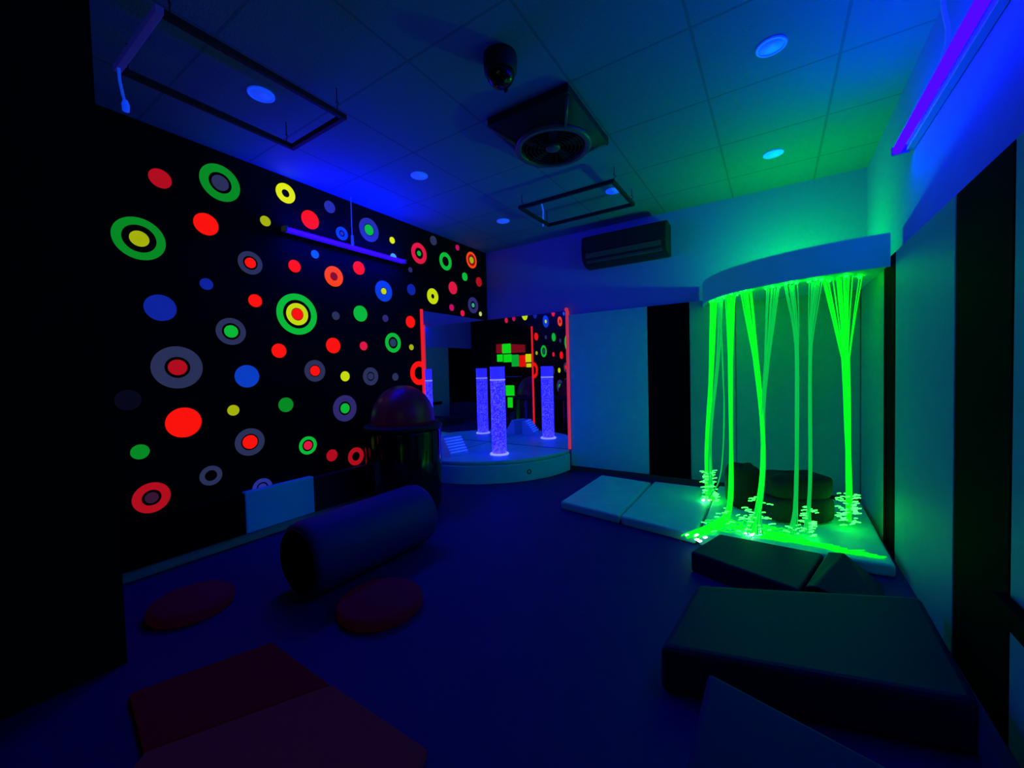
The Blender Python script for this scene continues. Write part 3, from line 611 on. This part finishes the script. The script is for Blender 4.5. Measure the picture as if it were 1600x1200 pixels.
# ------------------------------------------------------------------ floor mats along the back wall
def slab(name, pts, z0, z1, m_, label, cat, bevel=0.012, group=None):
    cx_ = sum(p[0] for p in pts) / len(pts); cy_ = sum(p[1] for p in pts) / len(pts)
    o = MB().prism(pts, z0, z1).build(name, m_, bevel=bevel, origin=(cx_, cy_, z0))
    return tag(o, label, cat, group)
GM = 'pale padded mats along the back wall'
slab('floor_mat', [(-1.515, 3.02), (-0.985, 2.93), (-1.005, 3.94), (-1.52, 3.99)], 0, 0.068, M_mat, 'leftmost pale floor mat by the back wall, nearest the podium', 'floor mat', 0.016, GM)
slab('floor_mat', [(-0.970, 2.925), (-0.440, 2.83), (-0.455, 3.99), (-0.985, 3.985)], 0, 0.07, M_mat, 'middle pale floor mat by the back wall, before the tall black panel', 'floor mat', 0.016, GM)
slab('floor_mat', [(-0.425, 2.83), (0.54, 2.90), (0.56, 4.10), (-0.44, 4.10)], 0, 0.072, M_mat, 'largest pale floor mat under the green fibres, brightly lit green', 'floor mat', 0.016, GM)

# dark cushions on the mat
def cushion(label, c, sx, sy, sz, rot, seam):
    e = thing('cushion', label, 'cushion', (c[0], c[1], MT)); Rz = Matrix.Rotation(rot, 3, 'Z')
    def blob(sx, sy, sz, z0, seed):
        rnd = random.Random(seed); vs = []; fs = []; nu, nv = 28, 16
        ph = [rnd.uniform(0, 6) for _ in range(6)]
        for j in range(nv + 1):
            v = -PI / 2 + PI * j / nv
            for i in range(nu):
                u = 2 * PI * i / nu; ex = 0.45
                cu, su, cv, sv = math.cos(u), math.sin(u), math.cos(v), math.sin(v)
                pw = lambda q: math.copysign(abs(q) ** ex, q)
                wv = 1 + .035 * math.sin(3 * u + ph[0] + 2 * v) + .03 * math.sin(5 * u + ph[1]) * math.cos(3 * v + ph[2])
                p = Rz @ Vector((sx / 2 * pw(cv) * pw(cu) * wv, sy / 2 * pw(cv) * pw(su) * wv, 0))
                z = z0 + sz / 2 + sz / 2 * pw(sv) * (1 + (.05 * math.sin(4 * u + ph[3]) if sv > 0 else 0))
                vs.append((c[0] + p.x, c[1] + p.y, max(z, MT + .001)))
        for j in range(nv):
            for i in range(nu): fs.append((j * nu + i, j * nu + (i + 1) % nu, (j + 1) * nu + (i + 1) % nu, (j + 1) * nu + i))
        return MB().add(vs, fs, True)
    if seam:
        blob(sx, sy, sz * .56, MT, 3).build('lower_pad', M_darkfabric, e)
        blob(sx * .96, sy * .9, sz * .52, MT + sz * .48, 8).build('upper_pad', M_darkfabric, e)
    else:
        blob(sx, sy, sz, MT, 5).build('pad', M_darkfabric, e)
cushion('wide dark two-layer cushion on the green-lit mat behind the thin fibres', (0.11, 3.46), .43, .28, .33, math.radians(24), True)
cushion('upright dark cushion behind the V of fibres, left of the wide cushion', (-0.215, 3.57), .23, .2, .33, math.radians(25), False)

# ------------------------------------------------------------------ foam pieces in front of the mats
slab('foam_slab', [(-0.41, 2.45), (0.09, 2.27), (0.22, 2.78), (-0.30, 2.80)], 0, 0.115, M_navy, 'low dark foam slab with a green-lit top in front of the brightest mat', 'foam slab', 0.014)
o = MB().add([(0.105, 2.29, 0.0), (0.44, 2.40, 0.0), (0.47, 2.80, 0.0), (0.235, 2.79, 0.0), (0.115, 2.30, 0.125), (0.15, 2.30, 0.135), (0.31, 2.79, 0.135), (0.24, 2.79, 0.125)],
             [(0, 1, 2, 3), (4, 5, 6, 7), (0, 4, 7, 3), (0, 1, 5, 4), (1, 2, 6, 5), (2, 3, 7, 6)]).build('foam_wedge', M_navy, bevel=0.008, origin=(0.3, 2.5, 0))
tag(o, 'dark foam wedge right of the foam slab, its edge lit green', 'foam wedge')
slab('crash_mat', [(-0.352, 1.462), (0.50, 1.69), (0.515, 2.343), (0.47, 2.33), (-0.31, 1.98)], 0, 0.17, M_navy, 'thick dark navy crash mat on the floor at the lower right', 'crash mat', 0.025)
slab('foam_block', [(-0.15, 0.50), (0.55, 0.42), (0.55, 0.90), (-0.145, 1.095)], 0, 0.40, M_blockblue, 'dark blue foam block in the lower right foreground, its corner facing the crash mat', 'foam block', 0.012)

# bolster, round cushions and mats on the left
bo = thing('bolster', 'large blue foam bolster lying on the floor by the dotted wall', 'bolster', (-2.1, 1.5, 0))
pf = [(0.0, 1.12), (0.17, 1.12), (0.192, 1.135), (0.2, 1.17), (0.2, 1.93), (0.192, 1.965), (0.17, 1.98), (0.0, 1.98)]
MB().lathe(pf, (-2.1, 0, 0.2), 56, 'y').build('cover', M_blueform, bo)
for y in (1.118, 1.982):
    MB().lathe([(0.165, -.004), (0.172, 0), (0.165, .004), (0.158, 0), (0.165, -.004)], (-2.1, y, 0.2), 56, 'y').build('end_piping', M_navy, bo)
def round_cushion(x, y, r, label):
    o = MB().lathe([(0.0, 0.0), (r * .93, 0.0), (r * .99, .012), (r, .03), (r * .98, .05), (r * .9, .062), (0.0, .066)], (x, y, 0), 48).build('round_cushion', M_redfoam, origin=(x, y, 0))
    tag(o, label, 'cushion', 'red round floor cushions')
round_cushion(-1.66, 1.29, 0.205, 'dark red round floor cushion in front of the blue bolster')
round_cushion(-2.5, 0.79, 0.18, 'barely visible dark red round floor cushion at the far left')
slab('floor_mat', [(-1.84, 0.854), (-2.0, 0.43), (-1.65, 0.38), (-1.40, 0.845)], 0, 0.02, M_maroon, 'dark maroon floor mat at the lower left, behind the greyish one', 'floor mat', 0.004, 'foreground floor mats')
slab('floor_mat', [(-1.385, 0.845), (-1.635, 0.38), (-1.40, 0.12), (-0.60, 0.15), (-0.895, 0.845)], 0, 0.025, M_mauve, 'greyish mauve floor mat in the lower left foreground', 'floor mat', 0.004, 'foreground floor mats')

# ------------------------------------------------------------------ shelf with coloured blocks behind the viewer (seen in the mirrors)
sh = thing('wall_shelf', 'black shelf with coloured blocks, seen in the corner mirror', 'shelf', (-0.8, YF, 1.02))
for z, (xa, xb) in ((1.61, (-1.15, -0.2)), (1.235, (-1.32, -0.2)), (1.02, (-0.98, -0.5)), (0.515, (-0.80, -0.48)), (0.215, (-0.80, -0.48))):
    MB().box((xa, YF + .001, z), (xb, -0.055, z + 0.018)).build('shelf_board', M_whitebar if z == 1.02 else M_blackpad, sh)
MB().box((-1.32, YF + .001, 0.21), (-0.2, YF + 0.006, 1.9)).build('back_board', M_blackpad, sh)
for ink, xr_, zr, lab in (
    ('darkred', (-.406, -.24), (1.642, 1.876), 'maroon block, first in the upper row of the mirrored shelf'),
    ('brightgreen', (-.67, -.429), (1.63, 1.871), 'bright green square block in the upper row of the mirrored shelf'),
    ('darkred', (-.79, -.70), (1.63, 1.849), 'maroon narrow block right beside the upper green block in the mirror'),
    ('darkred', (-.893, -.808), (1.63, 1.84), 'second narrow maroon block after the upper green block in the mirror'),
    ('darkred', (-.992, -.915), (1.63, 1.83), 'third narrow maroon block after the upper green block in the mirror'),
    ('darkred', (-1.096, -1.013), (1.63, 1.822), 'last narrow maroon block at the end of the upper row in the mirror'),
    ('brightgreen', (-.415, -.259), (1.421, 1.607), 'bright green block, first in the second row of the mirrored shelf'),
    ('brightgreen', (-.69, -.46), (1.402, 1.60), 'wide bright green block, second in the second row of the mirrored shelf'),
    ('green', (-.902, -.71), (1.285, 1.58), 'dark green block in the second row of the mirrored shelf'),
    ('red', (-1.109, -.937), (1.27, 1.56), 'bright red block in the second row of the mirrored shelf'),
    ('yellow', (-1.267, -1.125), (1.382, 1.581), 'upper yellow block at the end of the second row in the mirror'),
    ('yellow', (-1.263, -1.144), (1.256, 1.348), 'small lower yellow block under the other yellow one in the mirror'),
    ('brightgreen', (-.745, -.506), (0.542, 0.803), 'big bright green block low in the mirror beside the bubble tube'),
    ('brightgreen', (-.685, -.556), (0.237, 0.497), 'narrow bright green block, lowest of the mirrored shelf')):
    o = MB().box((xr_[0], YF + .008, zr[0]), (xr_[1], -0.05, zr[1])).build('colour_block', INKM[ink], bevel=0.004, origin=(sum(xr_) / 2, -.07, zr[0]))
    tag(o, lab, 'block', 'coloured blocks on the shelf')
